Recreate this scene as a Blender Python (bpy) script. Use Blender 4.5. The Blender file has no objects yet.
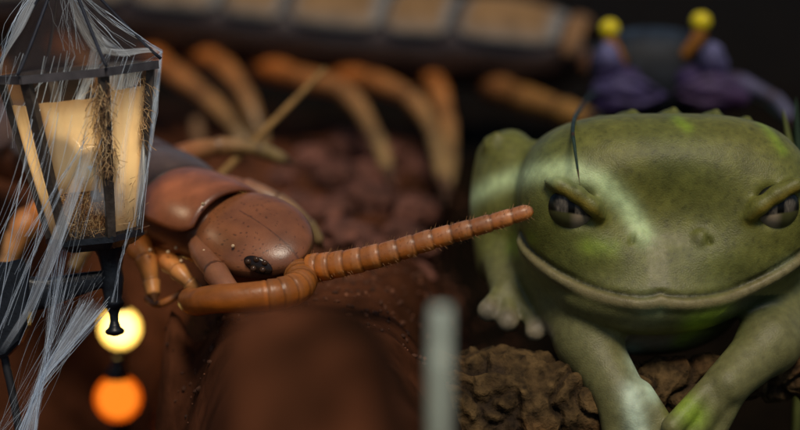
import bpy, bmesh, math, random
import numpy as np
from mathutils import Vector, Matrix, noise
random.seed(7); np.random.seed(7)
SC = bpy.context.scene
COL = SC.collection
R = math.radians

# ------------------------------------------------------------------ camera
PITCH = R(12.0)
CAMZ = 20.0 * math.sin(PITCH)
CAMP = Vector((0, -20.0 * math.cos(PITCH), CAMZ))
VF = Vector((0, math.cos(PITCH), -math.sin(PITCH)))
VU = Vector((0, math.sin(PITCH), math.cos(PITCH)))
VR = Vector((1, 0, 0))
cam = bpy.data.cameras.new('camera'); camo = bpy.data.objects.new('camera', cam); COL.objects.link(camo)
camo.location = CAMP; camo.rotation_euler = (math.pi / 2 - PITCH, 0, 0)
cam.sensor_width = 36; cam.lens = 90; cam.clip_start = 0.1; cam.clip_end = 2000
cam.dof.use_dof = True; cam.dof.focus_distance = 15.85; cam.dof.aperture_fstop = 0.17
SC.camera = camo
# ------------------------------------------------------------------ light
wd = bpy.data.worlds.new('World'); SC.world = wd; wd.use_nodes = True
wn = wd.node_tree; wn.nodes.clear()
sky = wn.nodes.new('ShaderNodeTexSky'); sky.sky_type = 'NISHITA'; sky.sun_disc = False
SUN_EL, SUN_AZ = R(57), R(172)          # azimuth measured clockwise from +Y
sky.sun_elevation = SUN_EL; sky.sun_rotation = SUN_AZ
bg = wn.nodes.new('ShaderNodeBackground'); bg.inputs[1].default_value = 0.05
wo = wn.nodes.new('ShaderNodeOutputWorld')
wn.links.new(sky.outputs[0], bg.inputs[0]); wn.links.new(bg.outputs[0], wo.inputs[0])
sl = bpy.data.lights.new('sun', 'SUN'); sl.energy = 2.4; sl.angle = R(16); sl.color = (1.0, 0.87, 0.70)
so = bpy.data.objects.new('sun', sl); COL.objects.link(so)
sd = Vector((math.sin(SUN_AZ) * math.cos(SUN_EL), math.cos(SUN_AZ) * math.cos(SUN_EL), math.sin(SUN_EL)))
so.rotation_euler = (-sd).to_track_quat('-Z', 'Y').to_euler(); so.location = sd * 30
SC.view_settings.view_transform = 'Standard'; SC.view_settings.look = 'None'
SC.view_settings.exposure = 0.1; SC.view_settings.gamma = 1; SC.view_settings.use_curve_mapping = False

# ------------------------------------------------------------------ helpers
def W(px, py, d):
    """where the sight line of a photo pixel stands at distance d"""
    return CAMP + (VF + VR * ((px - 400) / 2000) + VU * ((215 - py) / 2000)) * d
def G(px, py, z=0.0):
    v = VF + VR * ((px - 400) / 2000) + VU * ((215 - py) / 2000)
    return CAMP + v * ((z - CAMZ) / v.z)
class Frame:
    """a rigid frame facing the camera: px right, py down, c away, one pixel = s"""
    def __init__(s, px, py, d): s.o = W(px, py, d); s.px = px; s.py = py; s.s = d / 2000
    def p(s, x, y, c=0.0): return s.o + VR * ((x - s.px) * s.s) + VU * ((s.py - y) * s.s) + VF * (c * s.s)
def sstep(a, b, x):
    t = min(1, max(0, (x - a) / (b - a))); return t * t * (3 - 2 * t)
def tag(o, label=None, cat=None, group=None, kind=None):
    if label: o['label'] = label
    if cat: o['category'] = cat
    if group: o['group'] = group
    if kind: o['kind'] = kind
    return o
def empty(name, loc):
    o = bpy.data.objects.new(name, None); COL.objects.link(o); o.location = loc; o.empty_display_size = .1; return o

class MB:
    def __init__(s): s.v = []; s.f = []; s.c = []
    def add(s, vs, fs, cs=None):
        b = len(s.v); s.v += [Vector(v) for v in vs]; s.f += [tuple(i + b for i in f) for f in fs]
        if cs is None: cs = [(1, 1, 1)] * len(vs)
        elif len(cs) == 3 and not hasattr(cs[0], '__len__'): cs = [cs] * len(vs)
        s.c += list(cs); return s
    def build(s, name, mat, parent=None, origin=None, smooth=True, sub=0):
        org = parent.location.copy() if parent is not None and parent.parent is None else (Vector(origin) if origin is not None else Vector())
        if parent is not None and parent.parent is not None: org = parent.parent.location.copy()
        me = bpy.data.meshes.new(name)
        me.from_pydata([tuple(v - org) for v in s.v], [], s.f); me.update()
        at = me.color_attributes.new('Col', 'FLOAT_COLOR', 'POINT')
        at.data.foreach_set('color', np.array([(c[0], c[1], c[2], 1.0) for c in s.c], dtype=np.float32).ravel())
        if smooth: me.polygons.foreach_set('use_smooth', [True] * len(me.polygons))
        bm = bmesh.new(); bm.from_mesh(me); bmesh.ops.recalc_face_normals(bm, faces=bm.faces); bm.to_mesh(me); bm.free()
        me.materials.append(mat)
        o = bpy.data.objects.new(name, me); COL.objects.link(o)
        if parent is not None: o.parent = parent
        else: o.location = org
        if sub:
            m = o.modifiers.new('sub', 'SUBSURF'); m.levels = sub; m.render_levels = sub
        return o
    # shapes
    def tube(s, pts, rad, n=10, col=(1, 1, 1), cap=True):
        pts = [Vector(p) for p in pts]; N = len(pts)
        if not hasattr(rad, '__len__'): rad = [rad] * N
        cols = [col] * N if not hasattr(col[0], '__len__') else col
        up = Vector((.13, .31, .94)); vs = []; cs = []; fs = []
        prev = None
        for i, p in enumerate(pts):
            t = (pts[min(i + 1, N - 1)] - pts[max(i - 1, 0)]).normalized()
            if prev is None:
                a = t.cross(up)
                if a.length < .05: a = t.cross(Vector((1, 0, 0)))
                a.normalize()
            else: a = (prev - t * prev.dot(t)).normalized()
            prev = a; b = t.cross(a)
            for k in range(n):
                an = 2 * math.pi * k / n
                vs.append(p + (a * math.cos(an) + b * math.sin(an)) * rad[i]); cs.append(cols[i])
        for i in range(N - 1):
            for k in range(n):
                k2 = (k + 1) % n
                fs.append((i * n + k, i * n + k2, (i + 1) * n + k2, (i + 1) * n + k))
        if cap: fs.append(tuple(range(n - 1, -1, -1))); fs.append(tuple((N - 1) * n + k for k in range(n)))
        return s.add(vs, fs, cs)
    def ellipsoid(s, c, ax, nu=24, nv=16, col=(1, 1, 1), fn=None, e=1.0):
        c = Vector(c); vs = []; fs = []; cs = []
        for i in range(nv + 1):
            th = math.pi * i / nv
            for k in range(nu):
                ph = 2 * math.pi * k / nu
                def sp(q): return math.copysign(abs(q) ** e, q)
                x, y, z = sp(math.sin(th)) * sp(math.cos(ph)), sp(math.sin(th)) * sp(math.sin(ph)), sp(math.cos(th))
                if fn: x, y, z = fn(x, y, z)
                vs.append(c + ax[0] * x + ax[1] * y + ax[2] * z)
                cs.append(col(x, y, z) if callable(col) else col)
        for i in range(nv):
            for k in range(nu):
                k2 = (k + 1) % nu
                fs.append((i * nu + k, (i + 1) * nu + k, (i + 1) * nu + k2, i * nu + k2))
        return s.add(vs, fs, cs)
    def lathe(s, base, axis, prof, n=24, col=(1, 1, 1)):
        axis = Vector(axis).normalized(); a = axis.orthogonal().normalized(); b = axis.cross(a); base = Vector(base)
        vs = []; fs = []; N = len(prof)
        for r, h in prof:
            for k in range(n):
                an = 2 * math.pi * k / n; vs.append(base + axis * h + (a * math.cos(an) + b * math.sin(an)) * r)
        for i in range(N - 1):
            for k in range(n):
                k2 = (k + 1) % n; fs.append((i * n + k, i * n + k2, (i + 1) * n + k2, (i + 1) * n + k))
        fs.append(tuple(range(n - 1, -1, -1))); fs.append(tuple((N - 1) * n + k for k in range(n)))
        return s.add(vs, fs, col)
    def bar(s, a, b, u, v, hu, hv, col=(1, 1, 1), t=1.0):
        """a straight bar of rectangular section from a to b, tapering by t"""
        a = Vector(a); b = Vector(b); vs = []
        for p, k in ((a, 1), (b, t)):
            for x, y in ((-1, -1), (1, -1), (1, 1), (-1, 1)): vs.append(p + u * (hu * x * k) + v * (hv * y * k))
        return s.add(vs, [(3, 2, 1, 0), (4, 5, 6, 7), (0, 1, 5, 4), (1, 2, 6, 5), (2, 3, 7, 6), (3, 0, 4, 7)], col)

def curve(pts, n):
    """Catmull-Rom through points, n samples"""
    P = [Vector(p) for p in pts]; P = [P[0] * 2 - P[1]] + P + [P[-1] * 2 - P[-2]]
    out = []; m = len(P) - 3
    for i in range(n):
        t = i / (n - 1) * m; k = min(int(t), m - 1); t -= k
        a, b, c, d = P[k:k + 4]
        out.append(.5 * ((2 * b) + (c - a) * t + (2 * a - 5 * b + 4 * c - d) * t * t + (3 * b - a - 3 * c + d) * t ** 3))
    return out
def lerp(a, b, t): return a + (b - a) * t
def mix3(a, b, t): return tuple(x + (y - x) * t for x, y in zip(a, b))

# ------------------------------------------------------------------ materials
def mat(name, rough=.5, spec=.4, noise_amt=.3, noise_scale=6.0, bump=.0, bump_scale=30.0, base=None, trans=0.0, sss=0.0, coat=0.0, metal=0.0):
    m = bpy.data.materials.new(name); m.use_nodes = True; nt = m.node_tree; p = nt.nodes['Principled BSDF']
    tc = nt.nodes.new('ShaderNodeTexCoord')
    nz = nt.nodes.new('ShaderNodeTexNoise'); nz.inputs['Scale'].default_value = noise_scale; nz.inputs['Detail'].default_value = 6
    nt.links.new(tc.outputs['Object'], nz.inputs['Vector'])
    mr = nt.nodes.new('ShaderNodeMapRange'); mr.inputs['From Min'].default_value = .3; mr.inputs['From Max'].default_value = .7
    mr.inputs['To Min'].default_value = 1 - noise_amt; mr.inputs['To Max'].default_value = 1 + noise_amt
    nt.links.new(nz.outputs['Fac'], mr.inputs['Value'])
    vm = nt.nodes.new('ShaderNodeVectorMath'); vm.operation = 'SCALE'
    if base is None:
        at = nt.nodes.new('ShaderNodeAttribute'); at.attribute_name = 'Col'; nt.links.new(at.outputs['Color'], vm.inputs[0])
    else: vm.inputs[0].default_value = base
    nt.links.new(mr.outputs[0], vm.inputs['Scale'])
    nt.links.new(vm.outputs[0], p.inputs['Base Color'])
    p.inputs['Roughness'].default_value = rough; p.inputs['Specular IOR Level'].default_value = spec
    p.inputs['Metallic'].default_value = metal; p.inputs['Coat Weight'].default_value = coat
    if sss:
        p.inputs['Subsurface Weight'].default_value = sss; p.inputs['Subsurface Radius'].default_value = (1, .5, .25); p.inputs['Subsurface Scale'].default_value = .08
    if bump:
        b = nt.nodes.new('ShaderNodeTexNoise'); b.inputs['Scale'].default_value = bump_scale; b.inputs['Detail'].default_value = 5
        nt.links.new(tc.outputs['Object'], b.inputs['Vector'])
        bn = nt.nodes.new('ShaderNodeBump'); bn.inputs['Strength'].default_value = bump; bn.inputs['Distance'].default_value = .03
        nt.links.new(b.outputs['Fac'], bn.inputs['Height']); nt.links.new(bn.outputs[0], p.inputs['Normal'])
    if trans:
        tr = nt.nodes.new('ShaderNodeBsdfTransparent'); ms = nt.nodes.new('ShaderNodeMixShader'); ms.inputs[0].default_value = trans
        out = nt.nodes['Material Output']
        nt.links.new(p.outputs[0], ms.inputs[1]); nt.links.new(tr.outputs[0], ms.inputs[2]); nt.links.new(ms.outputs[0], out.inputs[0])
    return m
def emis(name, col, st):
    m = bpy.data.materials.new(name); m.use_nodes = True; nt = m.node_tree; nt.nodes.clear()
    e = nt.nodes.new('ShaderNodeEmission'); e.inputs[0].default_value = (*col, 1); e.inputs[1].default_value = st
    o = nt.nodes.new('ShaderNodeOutputMaterial'); nt.links.new(e.outputs[0], o.inputs[0]); return m
def sheet(name, col, transp, trl=.5, fibre=None, glow=None):
    """thin translucent sheet: diffuse + translucent, mixed with a see-through share (with fibre streaks)"""
    m = bpy.data.materials.new(name); m.use_nodes = True; nt = m.node_tree; nt.nodes.clear()
    d = nt.nodes.new('ShaderNodeBsdfDiffuse'); t = nt.nodes.new('ShaderNodeBsdfTranslucent'); tr = nt.nodes.new('ShaderNodeBsdfTransparent')
    a = nt.nodes.new('ShaderNodeMixShader'); b = nt.nodes.new('ShaderNodeMixShader'); o = nt.nodes.new('ShaderNodeOutputMaterial')
    a.inputs[0].default_value = trl; b.inputs[0].default_value = transp
    nt.links.new(d.outputs[0], a.inputs[1]); nt.links.new(t.outputs[0], a.inputs[2]); nt.links.new(a.outputs[0], b.inputs[1]); nt.links.new(tr.outputs[0], b.inputs[2]); nt.links.new(b.outputs[0], o.inputs[0])
    at = nt.nodes.new('ShaderNodeAttribute'); at.attribute_name = 'Col'
    mx = nt.nodes.new('ShaderNodeMix'); mx.data_type = 'RGBA'; mx.blend_type = 'MULTIPLY'; mx.inputs[0].default_value = 1; mx.inputs[6].default_value = (*col, 1)
    nt.links.new(at.outputs['Color'], mx.inputs[7])
    nt.links.new(mx.outputs[2], d.inputs[0]); nt.links.new(mx.outputs[2], t.inputs[0])
    if fibre:
        tc = nt.nodes.new('ShaderNodeUVMap'); mp = nt.nodes.new('ShaderNodeMapping'); mp.inputs['Scale'].default_value = fibre
        nz = nt.nodes.new('ShaderNodeTexNoise'); nz.inputs['Scale'].default_value = 1; nz.inputs['Detail'].default_value = 8; nz.inputs['Roughness'].default_value = .7
        nt.links.new(tc.outputs[0], mp.inputs[0]); nt.links.new(mp.outputs[0], nz.inputs['Vector'])
        mr = nt.nodes.new('ShaderNodeMapRange'); mr.inputs['From Min'].default_value = .38; mr.inputs['From Max'].default_value = .66
        mr.inputs['To Min'].default_value = min(1, transp * 1.5); mr.inputs['To Max'].default_value = max(0, transp * .35)
        nt.links.new(nz.outputs['Fac'], mr.inputs['Value'])
        # the fibres thin out towards both ends and both edges of the sheet
        sx = nt.nodes.new('ShaderNodeSeparateXYZ'); nt.links.new(tc.outputs[0], sx.inputs[0]); prod = None
        for ax_, kk in ((0, 8.0), (1, 9.0)):
            q1 = nt.nodes.new('ShaderNodeMath'); q1.operation = 'SUBTRACT'; q1.inputs[0].default_value = 1; nt.links.new(sx.outputs[ax_], q1.inputs[1])
            q2 = nt.nodes.new('ShaderNodeMath'); q2.operation = 'MULTIPLY'; nt.links.new(sx.outputs[ax_], q2.inputs[0]); nt.links.new(q1.outputs[0], q2.inputs[1])
            q3 = nt.nodes.new('ShaderNodeMath'); q3.operation = 'MULTIPLY'; q3.use_clamp = True; q3.inputs[1].default_value = kk; nt.links.new(q2.outputs[0], q3.inputs[0])
            if prod is None: prod = q3
            else:
                q4 = nt.nodes.new('ShaderNodeMath'); q4.operation = 'MULTIPLY'; nt.links.new(prod.outputs[0], q4.inputs[0]); nt.links.new(q3.outputs[0], q4.inputs[1]); prod = q4
        op = nt.nodes.new('ShaderNodeMath'); op.operation = 'SUBTRACT'; op.inputs[0].default_value = 1; nt.links.new(mr.outputs[0], op.inputs[1])
        o2 = nt.nodes.new('ShaderNodeMath'); o2.operation = 'MULTIPLY'; nt.links.new(op.outputs[0], o2.inputs[0]); nt.links.new(prod.outputs[0], o2.inputs[1])
        o3 = nt.nodes.new('ShaderNodeMath'); o3.operation = 'SUBTRACT'; o3.inputs[0].default_value = 1; nt.links.new(o2.outputs[0], o3.inputs[1]); nt.links.new(o3.outputs[0], b.inputs[0])
    return m

M = {}
M['iron'] = mat('black_iron', .34, .28, .4, 14, .22, 30, (.006, .008, .012))
M['roofglass'] = sheet('dark_roof_glass', (.040, .034, .038), .56, .3)
M['roofmetal'] = mat('roof_metal', .6, .3, .6, 5, .15, 14, (.012, .015, .026))
M['pane'] = sheet('cream_pane', (.93, .84, .64), .24, .5)
M['smoke'] = sheet('smoked_glass', (.10, .07, .05), .80, .5)
M['web'] = sheet('spider_silk', (.80, .90, 1.0), .1, .5)
M['websheet'] = sheet('silk_sheet', (.78, .88, 1.0), .60, .5, (34, 2.2, 1))
M['straw'] = mat('straw', .7, .2, .3, 8)
M['bulb'] = mat('bulb_glass', .15, .6, .05, 3, base=(.42, .46, .5))
M['chitin'] = mat('chitin', .33, .5, .25, 5, .07, 70, sss=.2)
M['farchitin'] = mat('old_chitin', .6, .1, .25, 5, .1, 30)
M['leg'] = mat('leg_chitin', .38, .4, .22, 7, .1, 30, sss=.25)
M['frog'] = mat('frog_skin', .46, .3, .2, 14, .2, 75, sss=.15)
M['eye'] = mat('eye_ball', .2, .28, .1, 10)
M['frogeye'] = mat('frog_eye_ball', .3, .15, .1, 10)
M['bark'] = mat('bark', .85, .15, .7, 11, 1.0, 22)
M['crab'] = mat('crab_shell', .6, .2, .5, 7, .4, 14)
M['stem'] = mat('stem_skin', .5, .3, .15, 5, .1, 20)
M['clod'] = mat('soil_clod', .75, .25, .6, 6, 1.0, 18)
M['ground'] = mat('soil', .95, .03, .45, 3.5, .45, 9)

# ------------------------------------------------------------------ ground
def hollow(x, y):
    q = 2045 * x / max(6.0, y + 19.56)          # the bank narrows towards the front
    w = noise.noise(Vector((x * .7, y * .7, 20))) * 40 + noise.noise(Vector((x * 2, y * 2, 22))) * 16
    l = (1 - sstep(-335, -170, q + w * .25)) * (1 - sstep(-.3, 1.2, y))
    l *= 1 - .9 * math.exp(-((q + 240) / 24) ** 2 - ((y + 3.25) / .55) ** 2)      # a hump of soil under the near legs
    r = sstep(-25, 175, q + w * 1.2) * (1 - sstep(1.0, 3.4, y))
    return l, r
def gz(x, y):
    l, r = hollow(x, y)
    z = -3.3 * l - 2.5 * r
    z += lerp(.03, .10, sstep(-5, -2.6, y)) * noise.noise(Vector((x * .9, y * .9, 1.7))) + .05 * noise.noise(Vector((x * 2.7, y * 2.7, 5.1)))
    q0 = 2045 * x / max(6.0, y + 19.56); mw = 18 * noise.noise(Vector((x * 1.6, y * 1.6, 31)))
    z += (1.36 + .10 * noise.noise(Vector((x * 2.4, y * 2.4, 41)))) * math.exp(-((y + 9.0) / 1.25) ** 2) * sstep(-262, -170, q0 + mw) * (1 - sstep(-40, 60, q0 + mw))      # near mound of earth in front of the bank
    k = sstep(-1.8, .2, y) * (1 - sstep(6, 9, y)) * sstep(-4.5, -2, x)
    z += k * (.10 * noise.noise(Vector((x * 2.2, y * 2.2, 9))) + .09 * abs(noise.noise(Vector((x * 4.1, y * 4.1, 3)))))
    return z
def axis_vals(a, b, lo, hi, step, n):
    mid = list(np.arange(a, b, step)); q = [(i / n) ** 2.6 for i in range(1, n + 1)]
    return [a + (lo - a) * t for t in reversed(q)] + mid + [b + (hi - b) * t for t in q]
gx = axis_vals(-5.5, 5.5, -260, 260, .07, 26); gy = axis_vals(-12, 9, -60, 480, .07, 26)
g = MB(); vs = []; cs = []
for y in gy:
    for x in gx:
        vs.append((x, y, gz(x, y)))
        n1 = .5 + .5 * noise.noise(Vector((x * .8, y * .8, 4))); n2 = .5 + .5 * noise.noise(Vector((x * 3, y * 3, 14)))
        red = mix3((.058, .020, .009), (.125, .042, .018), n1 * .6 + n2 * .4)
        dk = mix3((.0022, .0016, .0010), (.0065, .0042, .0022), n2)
        t = max(sstep(-.75, .75, x + .9 * (n1 - .5) + .5 * (n2 - .5)) , sstep(3.2, 6.0, y + x * .5))  # near-black right and back: shade by the log and unlit distance painted in
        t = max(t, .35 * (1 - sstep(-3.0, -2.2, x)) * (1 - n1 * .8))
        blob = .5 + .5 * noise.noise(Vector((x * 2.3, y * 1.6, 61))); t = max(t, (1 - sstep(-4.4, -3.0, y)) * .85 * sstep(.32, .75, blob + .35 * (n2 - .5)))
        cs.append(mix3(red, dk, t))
nx = len(gx); fs = [(j * nx + i, j * nx + i + 1, (j + 1) * nx + i + 1, (j + 1) * nx + i) for j in range(len(gy) - 1) for i in range(nx - 1)]
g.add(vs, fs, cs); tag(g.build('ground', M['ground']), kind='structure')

# ------------------------------------------------------------------ iron bracket (left edge)
FB = Frame(90, 290, 16.15)
fp = FB.p; s = FB.s
post_root = empty('wall_bracket', FB.p(-60, 520))
tag(post_root, 'black hammered iron bracket arm that carries the cobwebbed lantern', 'bracket')
b = MB()
Zu = Vector((0, 0, 1))
# standing post, outside the frame on the left, down to the hollow ground
pb = fp(-60, 300); b.bar(Vector((pb.x, pb.y, gz(pb.x, pb.y) - .1)), Vector((pb.x, pb.y, pb.z + 2.2)), VR, Vector((0, 1, 0)), 16 * s, 16 * s)
b.build('post', M['iron'], post_root)
b = MB(); prof = [(-45, 262), (8, 262), (24, 258), (31, 268), (31, 300), (29, 325), (22, 342), (8, 356), (2, 358), (-45, 340)]
for c, sh in ((-11, .0), (11, .0)): pass
vs = []; n = len(prof)
for c, k in ((-13, .93), (-10, 1), (10, 1), (13, .93)):
    for x, y in prof: vs.append(fp(-8 + (x + 8) * k, 308 + (y - 308) * k, c))
fs = [tuple(range(n))] + [tuple(3 * n + i for i in range(n - 1, -1, -1))]
for L in range(3):
    for i in range(n): fs.append((L * n + i, (L + 1) * n + i, (L + 1) * n + (i + 1) % n, L * n + (i + 1) % n))
b.add(vs, fs); b.build('back_plate', M['iron'], post_root, smooth=False)
b = MB(); arm = []; 
A = curve([fp(24, 294), fp(45, 293), fp(70, 287), fp(95, 281), fp(116, 277)], 26)
vs = []; fs = []
for i, p in enumerate(A):
    t = i / 25; hh = lerp(19, 9.5, min(1, t * 1.25)) * s * (1 + .04 * noise.noise(Vector((i * .6, 0, 3)))); dd = lerp(10, 7, t) * s
    for k in range(12):
        an = 2 * math.pi * k / 12; e = .6
        x = math.copysign(abs(math.cos(an)) ** e, math.cos(an)); y = math.copysign(abs(math.sin(an)) ** e, math.sin(an))
        vs.append(p + VF * (x * dd) + VU * (y * hh))
for i in range(25):
    for k in range(12): fs.append((i * 12 + k, i * 12 + (k + 1) % 12, (i + 1) * 12 + (k + 1) % 12, (i + 1) * 12 + k))
fs += [tuple(range(11, -1, -1)), tuple(25 * 12 + k for k in range(12))]
b.add(vs, fs); b.build('arm', M['iron'], post_root)
b = MB(); pr = [(2, -2), (8, 0), (9.6, 2), (9.4, 4), (6, 7), (4.2, 13), (4.6, 20), (7, 26), (10.5, 29), (11, 32), (9, 36), (10.5, 44), (12, 56), (10.5, 66), (13, 78), (18, 88), (23, 92), (23, 95)]
ax = (fp(110, 235) - fp(115, 334)).normalized()
b.lathe(fp(115, 334), ax, [(r * s, h * s) for r, h in pr], 28); b.build('finial', M['iron'], post_root)
b = MB(); b.tube(curve([fp(-24, 345, 4), fp(0, 352, 4), fp(7, 372, 3), fp(13, 400, 3), fp(19, 440, 4), fp(26, 540, 10)], 40), 4.2 * s, 10, (.01, .011, .013))
tag(b.build('cable', mat('cable_rubber', .55, .3, .2, base=(.012, .013, .016)), origin=fp(19, 440)), 'black cable hanging down under the back plate of the iron bracket', 'cable')

# ------------------------------------------------------------------ lantern
LB = fp(95, 238)                        # centre of the lantern's base
roll = R(5.5)
la = (Zu * .985 - VF * 0.0 ).normalized()
LX = Vector((math.cos(roll), 0, math.sin(roll))); LZ = Vector((-math.sin(roll), 0, math.cos(roll))); LY = Vector((0, 1, 0))
tl = R(5); LZ2 = (LZ * math.cos(tl) + LY * math.sin(tl)); LY2 = (LY * math.cos(tl) - LZ * math.sin(tl))
def L(x, y, z): return LB + (LX * x + LY2 * y + LZ2 * z) * s
lan = empty('lantern', LB); tag(lan, 'six sided lantern with cream panes and a dark pointed roof under cobwebs', 'lantern')
ANG = [R(a) for a in (-90, -30, 30, 90, 150, 210)]
def hexp(i, r, z): a = ANG[i % 6]; return (r * math.sin(a), -r * math.cos(a), z)
RB, RT, HT, HA = 45, 77, 168, 262
def rad(z): return RB + (RT - RB) * z / HT
b = MB()
for z0, z1, r0, r1 in ((-9, -1, RB - 8, RB + 5), (-1, 5, RB + 5, RB + 4)):
    vs = [L(*hexp(i, r0, z0)) for i in range(6)] + [L(*hexp(i, r1, z1)) for i in range(6)]
    b.add(vs, [tuple(range(6)), tuple(range(11, 5, -1))] + [(i, (i + 1) % 6, 6 + (i + 1) % 6, 6 + i) for i in range(6)])
b.build('base', M['iron'], lan, smooth=False)
dark = mat('frame_metal', .5, .4, .4, 10, .3, 20, (.045, .036, .03))
for i in range(6):
    b = MB(); p0 = L(*hexp(i, RB, 4)); p1 = L(*hexp(i, RT - 2, HT - 1)); rdir = (L(*hexp(i, 1, 0)) - LB).normalized(); tdir = LZ2.cross(rdir).normalized()
    b.bar(p0, p1, tdir, rdir, 4.2 * s, 3.2 * s, t=1.15); b.build('corner_post', dark, lan, smooth=False)
b = MB()
for i in range(6):
    b.bar(L(*hexp(i, RT + 3, HT - 2)), L(*hexp(i + 1, RT + 3, HT - 2)), LZ2, (L(*hexp(i, 1, 0)) - LB + L(*hexp(i + 1, 1, 0)) - LB).normalized(), 4 * s, 3 * s)
b.build('eave_rim', mat('rim_metal', .5, .4, .4, 10, base=(.05, .045, .05)), lan, smooth=False)
# roof: concave hip roof with seamed sides
b = MB(); NZ = 14; vs = []
rz = []
for j in range(NZ + 1):
    t = j / NZ; r = lerp(RT + 8, 12, t ** .92) ; rz.append((r, HT + 3 + (HA - HT - 3) * t))
for r, z in rz:
    for i in range(6):
        for q in range(6):
            a = Vector(hexp(i, r, z)); c = Vector(hexp(i + 1, r, z)); f = q / 6; pnt = a.lerp(c, f)
            rb = 1 - .03 * math.sin(math.pi * f) + (.018 if q in (2, 4) else 0)
            vs.append(L(pnt.x * rb, pnt.y * rb, z))
n = 36; fs = [(j * n + k, j * n + (k + 1) % n, (j + 1) * n + (k + 1) % n, (j + 1) * n + k) for j in range(NZ) for k in range(n)]
fs.append(tuple(NZ * n + k for k in range(n)))
b.add(vs, fs); b.build('roof', M['roofglass'], lan, smooth=False)
for i in range(6):
    b = MB(); b.tube([L(*hexp(i, r * 1.0 + .5, z + .5)) for r, z in rz], 1.7 * s, 6); b.build('roof_ridge', M['roofmetal'], lan)
b = MB(); b.lathe(L(0, 0, HA - 1), LZ2, [(14 * s, 0), (15 * s, 5 * s), (9 * s, 9 * s), (6 * s, 20 * s), (10 * s, 27 * s), (7 * s, 36 * s), (1 * s, 44 * s)], 20); b.build('roof_finial', M['iron'], lan)
# panes
def pane(i, z0, z1, in0, in1, bow, m, colfn):
    """a pane on side i between corner i and i+1, from z0 to z1, inset at the sides"""
    b = MB(); nu, nv = 14, 24; vs = []; cs = []
    for k in range(2):
        for v in range(nv + 1):
            z = lerp(z0, z1, v / nv); r = rad(z) - 1.0 - 1.6 * k
            a = Vector(hexp(i, r, z)); c = Vector(hexp(i + 1, r, z))
            for u in range(nu + 1):
                f = lerp(in0, 1 - in1, u / nu); p = a.lerp(c, f); q = 1 + bow * math.sin(math.pi * f) * math.sin(math.pi * v / nv)
                w = .7 * noise.noise(Vector((u * .4, v * .3, i)))
                vs.append(L(p.x * q, p.y * q, z + w)); cs.append(colfn(u / nu, v / nv))
    m1 = nu + 1; off = m1 * (nv + 1); fs = []
    for v in range(nv):
        for u in range(nu):
            q = (v * m1 + u, v * m1 + u + 1, (v + 1) * m1 + u + 1, (v + 1) * m1 + u); fs.append(q); fs.append(tuple(off + x for x in reversed(q)))
    return b.add(vs, fs, cs).build('pane', m, lan)
def cream(seed, dirt):
    def f(u, v):
        n = noise.noise(Vector((u * 5, v * 3, seed))); st = .5 + .5 * noise.noise(Vector((u * 16, v * 1.5, seed + 4)))
        edge = min(u, 1 - u, v, 1 - v); c = mix3((.95, .88, .72), (1.05, 1.0, .9), .5 + .5 * n)
        c = mix3(c, (.85, .62, .38), .35 * st)
        return mix3(c, (.55, .36, .18), dirt * (max(0, 1 - edge * 6) * .9 + max(0, n) * .5))
    return f
pane(1, 52, 142, .10, .07, .0, M['pane'], cream(1, .8))
pane(0, 5, 140, .16, .30, .05, M['pane'], cream(6, .5))
pane(2, 8, 147, .16, .12, .02, M['pane'], cream(11, .6))
for i in (3, 4, 5): pane(i, 4, HT - 4, .06, .06, 0, M['smoke'], lambda u, v: (1, 1, 1))
# two bulbs inside, seen through the front pane
pt = bpy.data.lights.new('pane_fill_light', 'POINT'); pt.energy = 17; pt.color = (1, .80, .52); pt.shadow_soft_size = .12  # added light behind the bulbs to brighten the panes; the bulbs do not emit
po = bpy.data.objects.new('pane_fill_light', pt); COL.objects.link(po); po.location = L(0, 8, 96) - LB; po.parent = lan
for x, z in ((-14, 86), (12, 74)):
    b = MB(); b.lathe(L(x, -34, z - 34), LZ2, [(5 * s, 0), (6 * s, 6 * s), (6 * s, 12 * s), (9 * s, 18 * s), (15 * s, 27 * s), (17 * s, 36 * s), (15 * s, 45 * s), (9 * s, 52 * s), (1 * s, 54 * s)], 24); b.build('bulb', M['bulb'], lan)

# ------------------------------------------------------------------ straw debris in the lantern
b = MB()
for k in range(1500):
    u = random.random()
    if u < .62:      # heap on the floor of the lantern
        a = random.uniform(0, 2 * math.pi); z = 5 + 48 * random.random() ** 1.5; r = (rad(z) - 8) * math.sqrt(random.random()); p = Vector((r * math.sin(a), -r * abs(math.cos(a)), z))
        d = Vector((random.gauss(.15, .5), random.gauss(0, .4), random.gauss(.8, .5))); ln = random.uniform(8, 26)
    elif u < .86:    # clinging along the right front post
        z = random.uniform(70, 158); q = Vector(hexp(2, rad(z) + 1, z)); p = q + Vector((random.gauss(-3, 5), random.gauss(-2, 2), 0)); d = Vector((random.gauss(0, .5), random.gauss(-.2, .2), random.gauss(-1, .4))); ln = random.uniform(6, 20)
    else:
        z = random.uniform(90, 156); q = Vector(hexp(3, rad(z) - 2, z)); p = q + Vector((random.gauss(-8, 4), random.gauss(-5, 3), 0)); d = Vector((random.gauss(0, .4), random.gauss(-.2, .2), random.gauss(-1, .4))); ln = random.uniform(6, 20)
    d.normalize(); q = p + d * ln; mid = (p + q) / 2 + Vector((random.gauss(0, 2.6), random.gauss(0, 1.6), random.gauss(0, 2.6)))
    c = random.choice([(.55, .36, .18), (.42, .26, .12), (.68, .50, .28), (.16, .09, .05), (.10, .06, .035)])
    b.tube([L(*p), L(*mid), L(*q)], random.uniform(.12, .38) * s, 3, c, cap=False)
tag(b.build('straw_litter', M['straw'], origin=L(0, 0, 5)), 'dry straw litter caught inside the lantern and along its corner posts', 'straw', kind='stuff')

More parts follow.
